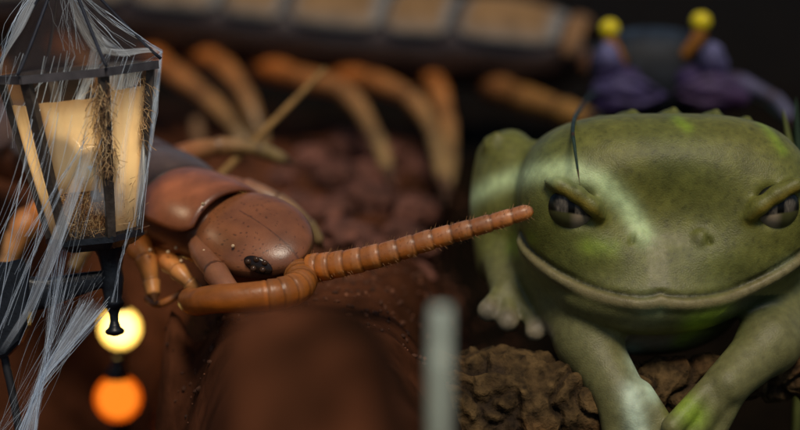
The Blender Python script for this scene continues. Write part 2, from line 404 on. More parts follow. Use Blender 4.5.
# ------------------------------------------------------------------ cobweb
cw = empty('cobweb', L(0, 0, HT)); tag(cw, 'pale blue cobweb draped over the lantern and pulled down past the bracket', 'cobweb')
def addweb(name, m, strips, nsub=24):
    for st in strips:
        (rail0, rail1) = st; b = MB(); A0 = curve(rail0, nsub); B0 = curve(rail1, nsub); nu = 8; vs = []; fs = []; uv = []
        for i in range(nsub):
            for u in range(nu + 1):
                p = A0[i].lerp(B0[i], u / nu); w = noise.noise(Vector((i * .35, u * .9, A0[0].x * 7)))
                vs.append(p + VF * (w * 1.3 * s)); uv.append((u / nu, i / (nsub - 1)))
        for i in range(nsub - 1):
            for u in range(nu): fs.append((i * (nu + 1) + u, i * (nu + 1) + u + 1, (i + 1) * (nu + 1) + u + 1, (i + 1) * (nu + 1) + u))
        o = b.add(vs, fs).build(name, m, cw)
        ul = o.data.uv_layers.new(name='UVMap'); 
        for lp in o.data.loops: ul.data[lp.index].uv = uv[lp.vertex_index]
E = lambda i, k=1.0, z=HT: L(*hexp(i, (RT + 9) * k, z))
front = lambda x, y, c=-75: fp(x, y, c)
T0 = lambda dx, z=0: fp(58 + dx, -12 + z, -14)
addweb('web_sheet', M['websheet'], [
    ([T0(-22), fp(22, 30, -40), fp(2, 74, -20), fp(-3, 120, -30)], [T0(-12), fp(34, 30, -45), fp(14, 70, -60), fp(6, 122, -45)]),
    ([T0(8), fp(82, 25, -50), fp(97, 50, -72), fp(108, 62, -78)], [T0(20), fp(98, 22, -46), fp(118, 46, -66), fp(136, 54, -50)]),
    ([fp(102, 52, -78), fp(100, 72, -80), fp(92, 92, -78), fp(84, 112, -76)], [fp(120, 52, -72), fp(110, 74, -78), fp(101, 94, -76), fp(94, 112, -76)]),
    ([fp(158, 50, -10), fp(152, 95, -14), fp(143, 150, -20), fp(136, 222, -24)], [fp(164, 52, -4), fp(160, 95, -6), fp(153, 150, -8), fp(141, 224, -14)]),
    ([fp(84, 296, -22), fp(66, 338, -28), fp(45, 376, -30), fp(18, 446, -30)], [fp(112, 304, -12), fp(78, 346, -24), fp(50, 382, -30), fp(40, 446, -30)]),
    ([fp(96, 150, -74), fp(70, 215, -66), fp(40, 290, -40), fp(2, 350, -20)], [fp(106, 150, -74), fp(84, 215, -66), fp(50, 290, -40), fp(9, 352, -20)]),
    ([fp(112, 66, -78), fp(110, 110, -70), fp(104, 160, -64), fp(96, 215, -58)], [fp(150, 62, -36), fp(140, 110, -40), fp(134, 160, -40), fp(130, 220, -38)]),
    ([fp(108, 52, -72), fp(130, 54, -60), fp(148, 50, -30), fp(162, 50, -6)], [fp(106, 58, -76), fp(130, 62, -64), fp(150, 56, -34), fp(164, 54, -6)]),
])
b = MB()
def strand(pts, r, n=14, wob=2.4, bright=1.0):
    P = curve(pts, n); P = [p + Vector((random.gauss(0, 1), random.gauss(0, 1), random.gauss(0, .6))) * (wob * .22 * s * math.sin(math.pi * i / (n - 1))) for i, p in enumerate(P)]
    b.tube(P, r * random.choice((.14, .18, .24, .30, .55)) * s, 4, (bright, bright, bright), cap=False)
# hip lines and roof streaks
for k in range(9): strand([T0(16 + random.gauss(0, 3)), fp(120 + random.gauss(0, 2), 25 + random.gauss(0, 1.5), -36), fp(163, 52 + random.gauss(0, 1), -4)], random.uniform(.35, .9))
for k in range(9): strand([T0(-18 + random.gauss(0, 4)), fp(22 + random.gauss(0, 5), 32, -45), fp(0 + random.gauss(0, 5), 76, -25), fp(-4 + random.gauss(0, 6), 120, -30)], random.uniform(.3, .8))
for k in range(22):
    x = random.uniform(70, 150); strand([T0(random.uniform(2, 20)), fp(lerp(72, x, .55) + random.gauss(0, 2), 30, -56), fp(x, 54 + random.gauss(0, 3), -76 + abs(x - 100) * .9)], random.uniform(.25, .7))
for x0, x1, x2 in ((60, 76, 88), (48, 66, 88)): strand([T0(x0 - 58), fp(x1, 30, -60), fp(x2, 62, -80)], .55)
strand([fp(88, 62, -80), fp(83, 75, -80), fp(78, 86, -80)], .8); strand([fp(18, 70, -60), fp(17, 100, -60), fp(18, 140, -50)], .4)
for k in range(16): strand([fp(162 + random.gauss(0, 1), 52, -4), fp(155 + random.gauss(0, 3), 120, -12), fp(140 + random.gauss(0, 3), 215 + random.uniform(-10, 30), -18)], random.uniform(.25, .6))
for k in range(10): strand([fp(163, 52, -4), fp(150 + random.gauss(0, 3), 68, -30), fp(139 + random.gauss(0, 5), 95 + random.gauss(0, 8), -50)], random.uniform(.2, .5))
# slanting streaks over the panes down to the bracket
for k in range(34):
    x = random.uniform(30, 150); y = 60 + random.uniform(-4, 6); tx = x - random.uniform(55, 125); ty = random.uniform(262, 345)
    c = -72 + random.gauss(0, 5); strand([fp(x, y, c), fp(lerp(x, tx, .45) + random.gauss(3, 3), lerp(y, ty, .5), c + 6), fp(tx, ty, -16 + random.gauss(0, 4))], random.uniform(.3, .9), 12, .9)
for x0, y0, x1, y1, r in ((100, 140, 36, 236, .9), (75, 190, 2, 345, 1.1), (96, 178, 40, 320, .8), (140, 222, 118, 300, .6), (118, 60, 84, 110, .9), (62, 80, 30, 110, .6), (70, 225, 34, 312, 1.0), (34, 110, 22, 150, .4)):
    for q in range(5): strand([fp(x0 + random.gauss(0, 1.5), y0, -74), fp((x0 + x1) / 2 + random.gauss(0, 1.2), (y0 + y1) / 2, -66), fp(x1 + random.gauss(0, 2), y1, -50)], r * random.uniform(.35, .8))
# two fans gathering at a knot below the arm and trailing to the ground
knot = fp(47, 378, -30)
for k in range(64):
    q = random.random()
    top = fp(random.uniform(78, 112), random.uniform(296, 318), random.uniform(-25, -8)) if q < .6 else fp(random.uniform(58, 86), random.uniform(215, 300), random.uniform(-60, -20))
    end = fp(random.choice([random.gauss(38, 2), random.gauss(22, 5)]), 445, -30 + random.gauss(0, 4))
    kk = knot + Vector((random.gauss(0, 1.6), random.gauss(0, 1.6), random.gauss(0, 6))) * s
    strand([top, (top + kk) / 2, kk, (kk + end) / 2, end], random.uniform(.25, .75), 20, .6)
for k in range(22): strand([fp(random.uniform(60, 112), random.uniform(240, 300), -20), fp(random.uniform(30, 70), random.uniform(330, 370), -30), fp(random.uniform(-10, 40), 440, -30)], random.uniform(.15, .35), 12, .6, .7)
o = b.build('web_strands', M['web'], cw); o['kind'] = 'stuff'

# ------------------------------------------------------------------ two lit globe lamps standing in the hollow
def globe_lamp(px, py, d, rpx, core, strength, label, warm, e):
    c = W(px, py, d); r = rpx * 1.22 * d / 2000; z = gz(c.x, c.y)
    root = empty('globe_lamp', Vector((c.x, c.y, z))); tag(root, label, 'lamp', 'lit globe lamps below the bracket')
    q = MB(); q.ellipsoid(c, (Vector((r, 0, 0)), Vector((0, r, 0)), Vector((0, 0, r))), 32, 20); sh = q.build('globe', sheet('globe_glass', tuple(min(1, c * .9 + .02) for c in core), .3, .8), root)
    q = MB(); q.ellipsoid(c, (Vector((r * .8, 0, 0)), Vector((0, r * .8, 0)), Vector((0, 0, r * .8))), 32, 20); q.build('bulb', emis('globe_glow', core, strength), sh)
    q = MB(); q.lathe((c.x, c.y, z - .03), (0, 0, 1), [(r * .7, 0), (r * .7, .08), (.07, .14), (.06, c.z - z - r - .06), (r * .42, c.z - z - r * .98), (r * .5, c.z - z - r * .82)], 20); q.build('stand', M['iron'], root)
    q = MB(); q.lathe((c.x, c.y, c.z + r * .86), (0, 0, 1), [(r * .5, 0), (r * .42, .07), (.05, .12), (.03, .2)], 20); q.build('cap', M['iron'], root)
globe_lamp(120, 328, 19.6, 17, (1, .76, .30), 6.0, 'yellow white lit globe lamp right behind the iron finial', 0, 0)
globe_lamp(118, 398, 19.2, 20, (1, .36, .035), 1.7, 'orange lit globe lamp at the bottom, lower of the two', 0, 0)

# ------------------------------------------------------------------ centipede
cen = empty('centipede', G(250, 300)); tag(cen, 'giant brown centipede curled round so its blurred tail crosses the top', 'centipede')
HEADC = (.24, .088, .033); EDGE = (.035, .016, .011); ORANGE = (.30, .095, .018); TAN = (.26, .17, .075)
path = curve([W(262, 246, 16.3), W(190, 216, 16.95), W(150, 190, 17.6), W(95, 168, 18.4), W(25, 150, 19.4), W(-60, 132, 20.6), W(-150, 105, 21.8), W(-195, 75, 23.0), W(-160, 42, 24.2), W(-70, 18, 24.7), W(20, 4, 24.6), W(100, 9, 24.4), W(200, 19, 24.1), W(300, 32, 23.9), W(400, 42, 23.7), W(500, 50, 23.4), W(590, 57, 23.1)], 420)
arc = [0]
for i in range(1, len(path)): arc.append(arc[-1] + (path[i] - path[i - 1]).length)
def at(sv):
    sv = min(max(sv, 0), arc[-1]); i = int(np.searchsorted(arc, sv)); i = min(max(i, 1), len(arc) - 1)
    t = (sv - arc[i - 1]) / max(1e-9, arc[i] - arc[i - 1]); p = path[i - 1].lerp(path[i], t)
    d = (path[min(i + 4, len(path) - 1)] - path[max(i - 5, 0)]).normalized(); return p, d
def side_of(d): return d.cross(Zu).normalized()
def upv(d, sd): 
    return sd.cross(d).normalized()
def wid(sv):
    e = arc[-1]; w = lerp(.44, .66, sstep(e - 9, e - 5, sv))
    return w if sv < e - 1.3 else lerp(w, .46, ((sv - e + 1.3) / 1.3) ** 1.6)
b = MB(); vs = []; cs = []; fs = []; NB = 170; nr = 20
for i in range(NB):
    sv = lerp(.25, arc[-1] - .03, i / (NB - 1)); p, d = at(sv); sd = side_of(d); u = upv(d, sd); w = wid(sv) * .93
    if i < 3: w *= (.5, .8, .95)[i]
    if i > NB - 4: w *= (.9, .7, .3)[i - NB + 3]
    for k in range(nr):
        a = 2 * math.pi * k / nr; wr = 1 + .05 * noise.noise(Vector((sv * 6, k * .7, 2)))
        vs.append(p + sd * (math.cos(a) * w * wr) + u * (math.sin(a) * w * .80 * wr)); q = math.sin(a)
        fr = sstep(3.0, 6.0, sv); c0 = mix3((.20, .065, .022), (.030, .017, .014), fr)
        cs.append(mix3(c0, (.02, .011, .009), .5 + .5 * noise.noise(Vector((sv * 3, k * .5, 7)))))
for i in range(NB - 1):
    for k in range(nr): fs.append((i * nr + k, i * nr + (k + 1) % nr, (i + 1) * nr + (k + 1) % nr, (i + 1) * nr + k))
fs += [tuple(range(nr)), tuple((NB - 1) * nr + k for k in range(nr - 1, -1, -1))]
b.add(vs, fs, cs); b.build('body', M['chitin'], cen)
def tergite(s0, s1, cmain, cedge, wf=1.05, ang=78, edge_lo=.0, m=None):
    b = MB(); nu, nv = 16, 22; vs = []; cs = []; fs = []
    for k in range(2):
        for i in range(nu + 1):
            t = i / nu; sv = lerp(s0, s1, t); p, d = at(sv); sd = side_of(d); u = upv(d, sd); w = wid(sv) * wf
            bul = 1 + .05 * math.sin(math.pi * t) - .05 * (abs(2 * t - 1) ** 6)
            cx = R(ang) * (1 - .16 * (abs(2 * t - 1) ** 5))
            for j in range(nv + 1):
                f = 2 * j / nv - 1; a = cx * f; rr = w * bul - (.035 if k else 0) * (1 - .6 * abs(f))
                vs.append(p + sd * (math.sin(a) * rr) + u * (math.cos(a) * rr * .86))
                e = max(abs(f) ** 7, max(0, 1 - t * 9), max(0, min(1, (t - .84) * 12)) * edge_lo)
                nn = noise.noise(Vector((sv * 2.2, f * 2, s0))); cs.append(mix3(mix3(cmain, tuple(x * .72 for x in cmain), .5 + .5 * nn), cedge, min(1, e)))
    m1 = nv + 1; off = m1 * (nu + 1)
    for i in range(nu):
        for j in range(nv):
            q = (i * m1 + j, i * m1 + j + 1, (i + 1) * m1 + j + 1, (i + 1) * m1 + j); fs.append(q); fs.append(tuple(off + x for x in reversed(q)))
    for i in range(nu): 
        for j in (0, nv): fs.append((i * m1 + j, (i + 1) * m1 + j, off + (i + 1) * m1 + j, off + i * m1 + j))
    for j in range(nv):
        for i in (0, nu): fs.append((i * m1 + j, i * m1 + j + 1, off + i * m1 + j + 1, off + i * m1 + j))
    return b.add(vs, fs, cs).build('tergite', m or M['chitin'], cen)
# arc position of a pixel column on the far run
def arc_at_px(px):
    best = None
    for i in range(200, len(path)):
        v = path[i] - CAMP; q = 400 + 2000 * v.dot(VR) / v.dot(VF)
        if best is None or abs(q - px) < best[0]: best = (abs(q - px), arc[i])
    return best[1]
tergite(.38, 1.12, (.27, .092, .040), (.13, .042, .016), 1.07, 84)
tergite(1.06, 1.75, (.10, .066, .052), (.03, .02, .018), 1.09, 84)
sv = 1.72; far0 = arc_at_px(-12); n = 0
nseg = 11; L0 = (far0 - sv) / nseg
for k in range(nseg): tergite(sv + L0 * k + .02, sv + L0 * (k + 1) - .03, mix3((.11, .06, .04), (.16, .11, .07), k / nseg), EDGE, 1.08, 82)
GREY = (.12, .12, .125)
FARS = [(-10, 82), (86, 146), (150, 230), (234, 292), (297, 391), (395, 461), (466, 566), (570, 592)]
for x0, x1 in FARS:
    a0, a1 = arc_at_px(x0), arc_at_px(x1)
    tergite(a0, a1, (.215, .125, .055), (.15, .15, .145), 1.06, 72, 1.0, m=M['farchitin']) if x1 < 568 else tergite(a0, a1 - .02, (.22, .12, .055), EDGE, 1.08, 84, m=M['farchitin'])  # grey edges of the rear plates are glints put into the colour
# head shield
hd = (W(300, 268, 15.95) - W(205, 214, 16.75)).normalized(); hu0 = (Zu * .80 - Vector((0, 1, 0)) * .60); hs = hd.cross(hu0).normalized(); hu = hs.cross(hd).normalized()
hc = W(255, 238, 16.3)
def hcol(x, y, z):
    e = abs(z) < .16 and .8 or max(0, 1 - abs(z) * 3.2) * .7
    n = noise.noise(Vector((x * 2, y * 2, z * 2 + 3)))
    if noise.noise(Vector((x * 26, y * 26, z * 26))) > .52: return (.06, .022, .010)
    if abs(y) < .012 and x > -.2: return (.10, .038, .018)
    return mix3(mix3(HEADC, (.15, .056, .026), .5 + .5 * n), (.06, .022, .010), min(1, e))
def hfn(x, y, z):
    f = 1 - .16 * max(0, x) ** 2 ; z2 = z if z > 0 else z * .55
    return x, y * f, z2 * (1 - .10 * x)
b = MB(); b.ellipsoid(hc, (hd * .575, hs * .43, hu * .235), 160, 110, hcol, hfn, .92); head = b.build('head_shield', M['chitin'], cen)
# underside of the head, mouth base
b = MB(); b.ellipsoid(hc - hu * .16 - hd * .05, (hd * .45, hs * .37, hu * .22), 32, 20, (.21, .066, .018)); b.build('head_base', M['leg'], cen)
# eye cluster
from mathutils.bvhtree import BVHTree
_hv = [v.co + cen.location for v in head.data.vertices]; bvh = BVHTree.FromPolygons(_hv, [tuple(p.vertices) for p in head.data.polygons])
def on_head(x, y):
    d = (W(x, y, 20) - CAMP).normalized(); h = bvh.ray_cast(CAMP, d)
    if h[0] is None: h = bvh.find_nearest(W(x, y, 16.0))
    return h[0], (-h[1] if h[1].dot(d) > 0 else h[1])
p, nn = on_head(258, 265); t1 = (hd - nn * hd.dot(nn)).normalized(); t2 = nn.cross(t1)
b = MB(); b.ellipsoid(p - nn * .004, (t1 * .125, t2 * .062, nn * .022), 32, 16, (.012, .007, .005)); ey = b.build('eye', M['eye'], cen)
for x, y in ((249, 262), (257, 260), (265, 263), (254, 268), (263, 269)):
    p, n2_ = on_head(x, y); b = MB(); q = .026; b.ellipsoid(p + n2_ * .014, (t1 * q, t2 * q, n2_ * .024), 16, 10, (.045, .022, .012)); b.build('ocellus', M['eye'], ey)
def ringed(name, pts, r0, r1, nseg, c0, c1, pale, m, parent, sq=1.0, bulge=.07, until=2.0):
    b = MB(); per = 8; N = nseg * per + 1; P = curve(pts, N); rr = []; cc = []
    jit = [random.uniform(.78, 1.18) for _ in range(nseg + 1)]
    for i in range(N):
        t = i / (N - 1); q = (i % per) / per; base = lerp(r0, r1, t ** .85)
        rr.append(base * (1 - bulge * (1 if i % per == 0 else 0) + bulge * .25 * math.sin(math.pi * q) + .07 * q))
        c = mix3(c0, c1, t); c = tuple(x * jit[i // per] for x in c) if t < until else c; c = mix3(c, pale, (.55 if q > .55 else .0) if t < until else 0)
        if t >= until: rr[-1] = base
        if i % per == 0 and t < until: c = tuple(x * .55 for x in c)
        c = mix3(c, tuple(x * .75 for x in c), .5 + .5 * noise.noise(Vector((i * .3, 2, r0 * 50))))
        cc.append(c)
    for q_ in range(5): rr[-1 - q_] *= math.sqrt(max(.08, 1 - ((4.6 - q_) / 5) ** 2))
    b.tube(P, rr, 16, cc)
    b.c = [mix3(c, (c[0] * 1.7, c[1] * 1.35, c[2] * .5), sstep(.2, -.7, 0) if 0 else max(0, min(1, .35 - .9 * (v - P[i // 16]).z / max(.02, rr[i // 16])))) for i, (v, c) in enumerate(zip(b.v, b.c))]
    return b.build(name, m, parent)
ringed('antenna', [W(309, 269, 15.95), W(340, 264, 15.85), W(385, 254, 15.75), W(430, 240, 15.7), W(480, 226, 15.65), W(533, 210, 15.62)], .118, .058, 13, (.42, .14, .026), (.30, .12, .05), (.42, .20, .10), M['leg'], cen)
ringed('antenna', [W(299, 272, 15.98), W(300, 285, 15.74), W(280, 293, 15.6), W(248, 297, 15.58), W(215, 299, 15.65), W(196, 302, 15.9), W(190, 300, 16.4)], .125, .11, 15, (.34, .115, .02), (.27, .085, .016), (.22, .09, .03), M['leg'], cen, bulge=.03, until=.42)
b = MB(); P = curve([W(309, 269, 15.95), W(340, 264, 15.85), W(385, 254, 15.75), W(430, 240, 15.7), W(480, 226, 15.65), W(533, 210, 15.62)], 200)
for k in range(420):
    i = random.randrange(6, 198); t = i / 199; a = random.uniform(0, 6.283); d = (P[i + 1] - P[i - 1]).normalized(); u = d.orthogonal().normalized(); v = d.cross(u); o_ = u * math.cos(a) + v * math.sin(a)
    r_ = lerp(.118, .058, t ** .85) * .96; p = P[i] + o_ * r_; b.tube([p, p + (o_ + d * .6) * random.uniform(.015, .045)], [.0022, .0008], 3, (.30, .16, .07), cap=False)
tag(b.build('bristles', M['straw'], cen), kind='stuff')
def limb(pts, r0, r1, c0, c1, joints=4, name='leg', parent=None, m=None):
    N = 64; P = curve(pts, N); rr = []; cc = []
    for i in range(N):
        t = i / (N - 1); q = (t * joints) % 1; base = lerp(r0, r1, t); rr.append(base * (1.12 - .22 * q) * (.86 if q < .06 and 0 < t < .99 else 1) if t < .9 else base * max(.12, (1 - t) / .1))
        c = mix3(c0, c1, min(1, t * 1.25)); c = tuple(x * (1 - .12 * math.cos(q * 6.28)) for x in c); cc.append(mix3(c, (.05, .018, .008), .75 if (q < .06 and i > 2) else (.85 if t > .92 else 0)))
    b = MB(); b.tube(P, rr, 12, cc); return b.build(name, m or M['leg'], parent or cen)
limb([W(205, 236, 16.6), W(203, 250, 16.3), W(214, 270, 16.0), W(228, 288, 15.8), W(240, 296, 15.75)], .125, .07, (.17, .065, .03), (.24, .10, .05), 2, 'forcipule')
limb([W(165, 240, 16.9), W(180, 244, 16.6), W(192, 240, 16.5), W(200, 252, 16.4)], .10, .07, (.22, .07, .018), (.15, .06, .03), 2, 'forcipule')
# near legs
limb([W(132, 232, 17.2), W(139, 246, 16.9), W(146, 258, 16.75), W(151, 280, 16.7), W(155, 303, 16.6)], .135, .052, (.50, .14, .018), (.46, .20, .055), 4)
limb([W(160, 252, 17.0), W(172, 264, 16.6), W(184, 277, 16.45), W(203, 296, 16.45)], .10, .048, (.46, .13, .018), (.46, .22, .07), 4)
limb([W(148, 298, 16.9), W(160, 304, 16.7), W(188, 289, 16.7)], .035, .028, (.28, .10, .02), (.26, .09, .02), 2)
limb([W(45, 215, 18.0), W(25, 225, 17.8), W(12, 250, 17.7), W(2, 285, 17.6)], .15, .06, (.50, .15, .02), (.42, .22, .08), 4)
limb([W(80, 222, 17.8), W(92, 232, 17.5), W(85, 250, 17.4), W(68, 276, 17.3)], .09, .05, (.36, .14, .03), (.36, .24, .1), 4)
# far-side legs of the front end
limb([W(160, 176, 17.9), W(178, 158, 18.1), W(215, 147, 18.3), W(255, 149, 18.4), W(299, 166, 18.6)], .12, .055, (.32, .085, .025), (.20, .14, .055), 4)
limb([W(215, 186, 17.4), W(243, 189, 17.3), W(275, 200, 17.2), W(305, 222, 17.2), W(325, 252, 17.3)], .105, .05, (.28, .10, .06), (.20, .135, .06), 4)
# legs of the blurred rear half
DO = (.36, .10, .016)
for pts, r0, r1 in (
    ([(150, 55, 24.0), (172, 72, 23.3), (205, 96, 22.6), (235, 128, 22.1), (250, 160, 21.9)], .145, .06),
    ([(195, 52, 24.0), (222, 66, 23.4), (243, 92, 22.8), (258, 128, 22.5), (264, 160, 22.4)], .145, .06),
    ([(262, 66, 23.8), (300, 78, 23.2), (345, 92, 22.5), (375, 135, 21.7), (394, 190, 21.0)], .15, .065),
    ([(340, 76, 23.6), (372, 82, 23.1), (410, 98, 22.4), (434, 135, 21.8), (446, 205, 20.8)], .15, .065),
    ([(428, 72, 23.5), (437, 88, 23.0), (446, 118, 22.4), (450, 155, 21.9), (444, 205, 21.2)], .145, .06),
    ([(60, 45, 24.3), (85, 62, 23.6), (110, 100, 23.0), (118, 150, 22.4)], .145, .06),
    ([(-30, 50, 24.4), (0, 72, 23.6), (20, 110, 23.0), (26, 160, 22.4)], .145, .06)):
    limb([W(*q) for q in pts], r0, r1, DO, (.22, .135, .05), 4)
limb([W(492, 86, 23.2), W(520, 97, 22.6), W(560, 110, 21.9), W(604, 127, 21.2)], .16, .12, (.16, .06, .022), (.26, .13, .025), 3, 'terminal_leg')
limb([W(580, 62, 23.0), W(600, 72, 23.6), W(625, 90, 24.2), W(640, 110, 24.8)], .13, .08, (.14, .06, .025), (.2, .1, .03), 3, 'terminal_leg')
# sand grains on the flank
b = MB()
for x, y, d in ((150, 250, 16.6), (168, 252, 16.5), (176, 248, 16.5), (181, 261, 16.45), (204, 251, 16.1), (160, 208, 16.55), (203, 204, 16.2), (215, 261, 16.0), (233, 246, 15.95), (146, 232, 16.7)):
    r = random.uniform(.009, .017); b.ellipsoid(W(x, y, d), (Vector((r, 0, 0)), Vector((0, r, 0)), Vector((0, 0, r))), 8, 6, (.5, .36, .22))
tag(b.build('sand_grains', M['clod'], origin=W(180, 250, 16.5)), 'pale sand grains stuck to the flank behind the centipede head', 'sand', kind='stuff')

# ------------------------------------------------------------------ straws and soil clods
b = MB(); b.tube(curve([W(216, 180, 18.2), W(250, 145, 18.5), W(290, 105, 18.9), W(325, 69, 19.3)], 16), [.042 * (1 - .35 * i / 15) for i in range(16)], 8, (.24, .135, .045))
tag(b.build('dry_straw', M['straw'], origin=W(216, 180, 18.2)), 'long dry straw leaning up slantwise behind the centipede head', 'straw')
b = MB(); b.tube([G(200, 165), W(199, 140, 22.5), W(196, 120, 22.6)], [.09, .08, .06], 8, (.16, .09, .045))
tag(b.build('dry_stub', M['straw'], origin=G(200, 165)), 'short blurred brown plant stub standing between the centipede legs', 'stub')
def clod(px, py, r, label, grp, d=None, col=None):
    c = G(px, py); c.z = gz(c.x, c.y) + r * .35
    bm = bmesh.new(); bmesh.ops.create_icosphere(bm, subdivisions=4, radius=1)
    sd = random.random() * 90; ax = (random.uniform(.8, 1.35), random.uniform(.8, 1.2), random.uniform(.6, .9))
    vs = []
    for v in bm.verts:
        q = v.co; k = 1 + .32 * noise.noise(q * 1.3 + Vector((sd, 0, 0))) + .26 * noise.noise(q * 3.1 + Vector((0, sd, 0))) + .18 * noise.noise(q * 7 + Vector((0, 0, sd)))
        vs.append(c + Vector((q.x * ax[0], q.y * ax[1], q.z * ax[2])) * (r * k))
    fs = [tuple(v.index for v in f.verts) for f in bm.faces]; bm.free()
    t = random.random(); cc = col or mix3((.085, .030, .018), (.19, .075, .05), t)
    o = MB().add(vs, fs, [mix3(cc, tuple(x * .6 for x in cc), .5 + .5 * noise.noise(v * 3)) for v in vs]).build('soil_clod', M['clod'], origin=Vector((c.x, c.y, c.z - r * .5)))
    return tag(o, label, 'soil clod', grp)
GRP = 'reddish soil clods between the centipede body and legs'; LBL = 'reddish brown crumbly soil clod in the heap behind the long antenna'
for px, py, r in ((300, 236, .17), (345, 238, .24), (372, 246, .16), (398, 232, .22), (330, 214, .22), (366, 210, .26), (398, 206, .20), (420, 218, .18), (300, 200, .20), (336, 186, .26), (372, 180, .24), (408, 184, .24), (430, 198, .16), (312, 168, .26), (350, 156, .28), (385, 160, .26), (420, 164, .24), (282, 182, .18), (270, 210, .14), (416, 240, .14)):
    clod(px, py + 6, r, LBL, GRP)
# plump centre clod right above the antenna
# loose crumbs of soil on the bank
bm = bmesh.new(); bmesh.ops.create_icosphere(bm, subdivisions=1, radius=1); iv = [v.co.copy() for v in bm.verts]; jf = [tuple(v.index for v in f.verts) for f in bm.faces]; bm.free()
b = MB()
for k in range(2200):
    x = random.uniform(-2.6, 1.4); y = random.uniform(-4.3, 2.5); q = random.uniform(.006, .03); z = gz(x, y)
    c = mix3((.04, .016, .008), (.13, .048, .022), random.random() ** 1.3); ax = [random.uniform(.6, 1.3) for _ in range(3)]
    b.add([Vector((x, y, z + q * .3)) + Vector((v.x * ax[0], v.y * ax[1], v.z * ax[2])) * (q * random.uniform(.8, 1.2)) for v in iv], jf, c)
tag(b.build('soil_crumbs', M['clod'], origin=Vector((0, 0, 0))), 'loose reddish soil crumbs strewn over the bank under the centipede', 'soil', kind='stuff')
# ------------------------------------------------------------------ pale stem
c = W(440, 425, 11.2); zb = gz(c.x, c.y)
b = MB(); top = W(441, 306, 11.2); b.tube(curve([Vector((c.x, c.y, zb - .05)), W(439, 400, 11.2), W(440, 350, 11.2), top], 24), [.058] * 21 + [.057, .055, .05], 14, (.40, .46, .39))
tag(b.build('pale_stem', M['stem'], origin=Vector((c.x, c.y, zb))), 'pale grey green upright stem stub in the dark gap beside the log', 'stem')

# ------------------------------------------------------------------ frog (one implicit surface)
FF = Frame(664, 215, 15.85); S = FF.s
_fp = FF.p
FF.p = lambda x, y, c=0.0: _fp(x, y, c + 108)
def ell(P, c, r):
    q = (P - np.array(c, dtype=np.float32)) / np.array(r, dtype=np.float32); k0 = np.sqrt((q * q).sum(-1)) + 1e-6
    q2 = q / np.array(r, dtype=np.float32); k1 = np.sqrt((q2 * q2).sum(-1)) + 1e-9; return k0 * (k0 - 1) / k1
def sup(P, c, r, n):
    q = np.abs((P - np.array(c, dtype=np.float32)) / np.array(r, dtype=np.float32)); return ((q ** n).sum(-1) ** (1 / n) - 1) * min(r)
def cap(P, a, b, ra, rb):
    a = np.array(a, dtype=np.float32); b = np.array(b, dtype=np.float32); d = b - a; t = np.clip(((P - a) @ d) / (d @ d), 0, 1)
    return np.sqrt(((P - a - t[..., None] * d) ** 2).sum(-1)) - (ra + (rb - ra) * t)
def smin(a, b, k): h = np.clip(.5 + .5 * (b - a) / k, 0, 1); return b + (a - b) * h - k * h * (1 - h)
def smax(a, b, k): return -smin(-a, -b, k)
LIP = [(523, 228), (530, 246), (551, 265), (578, 280), (606, 290), (634, 295), (650, 294), (658, 291), (666, 294), (690, 295), (722, 291), (752, 281), (782, 266), (808, 250), (824, 234)]
def headsdf(P):
    f = sup(P, (675, 214, 0), (152, 105, 118), 3.1)
    f = smin(f, ell(P, (662, 258, -62), (92, 42, 52)), 34)           # snout
    f = smin(f, ell(P, (572, 200, -62), (34, 36, 40)), 34)            # eye bulges
    f = smin(f, ell(P, (779, 200, -62), (34, 36, 40)), 34)
    f = smax(f, -ell(P, (668, 216, -150), (66, 40, 42)), 36)          # shallow dip between the eyes
    f = smin(f, ell(P, (657, 300, -74), (92, 37, 58)), 18)            # lower jaw and chin
    f = smin(f, ell(P, (700, 284, -30), (100, 34, 60)), 16)
    return f
def surf(x, y, fn, c0=-230, c1=60):
    cs_ = np.arange(c0, c1, 1.0, dtype=np.float32); P = np.stack([np.full_like(cs_, x), np.full_like(cs_, y), cs_], -1); f = fn(P)
    i = np.argmax(f < 0); return float(cs_[i]) if f[i] < 0 else None
lip3 = []
for x, y in [(v.x, v.y) for v in curve([(x, y, 0) for x, y in LIP], 70)]:
    c = surf(x, y, headsdf)
    if c is not None: lip3.append((x, y, c))
BROWS = [((547, 181), (558, 185), (576, 195), (592, 207), (600, 216)), ((806, 179), (794, 185), (774, 195), (757, 207), (749, 216))]
def chain(P, pts, rs, f, k, sub=False):
    for i in range(len(pts) - 1):
        lo = np.minimum(pts[i], pts[i + 1]) - 40; hi = np.maximum(pts[i], pts[i + 1]) + 40
        m = ((P >= lo.astype(np.float32)) & (P <= hi.astype(np.float32))).all(-1)
        if not m.any(): continue
        g_ = cap(P[m], pts[i], pts[i + 1], rs[i], rs[i + 1]); f[m] = smax(f[m], -g_, k) if sub else smin(f[m], g_, k)
    return f
EYES = [(573, 206, 1), (776, 206, -1)]
eyeC = []
for ex, ey_, sg in EYES:
    c = surf(ex, ey_, headsdf); eyeC.append((ex, ey_, c + 17))
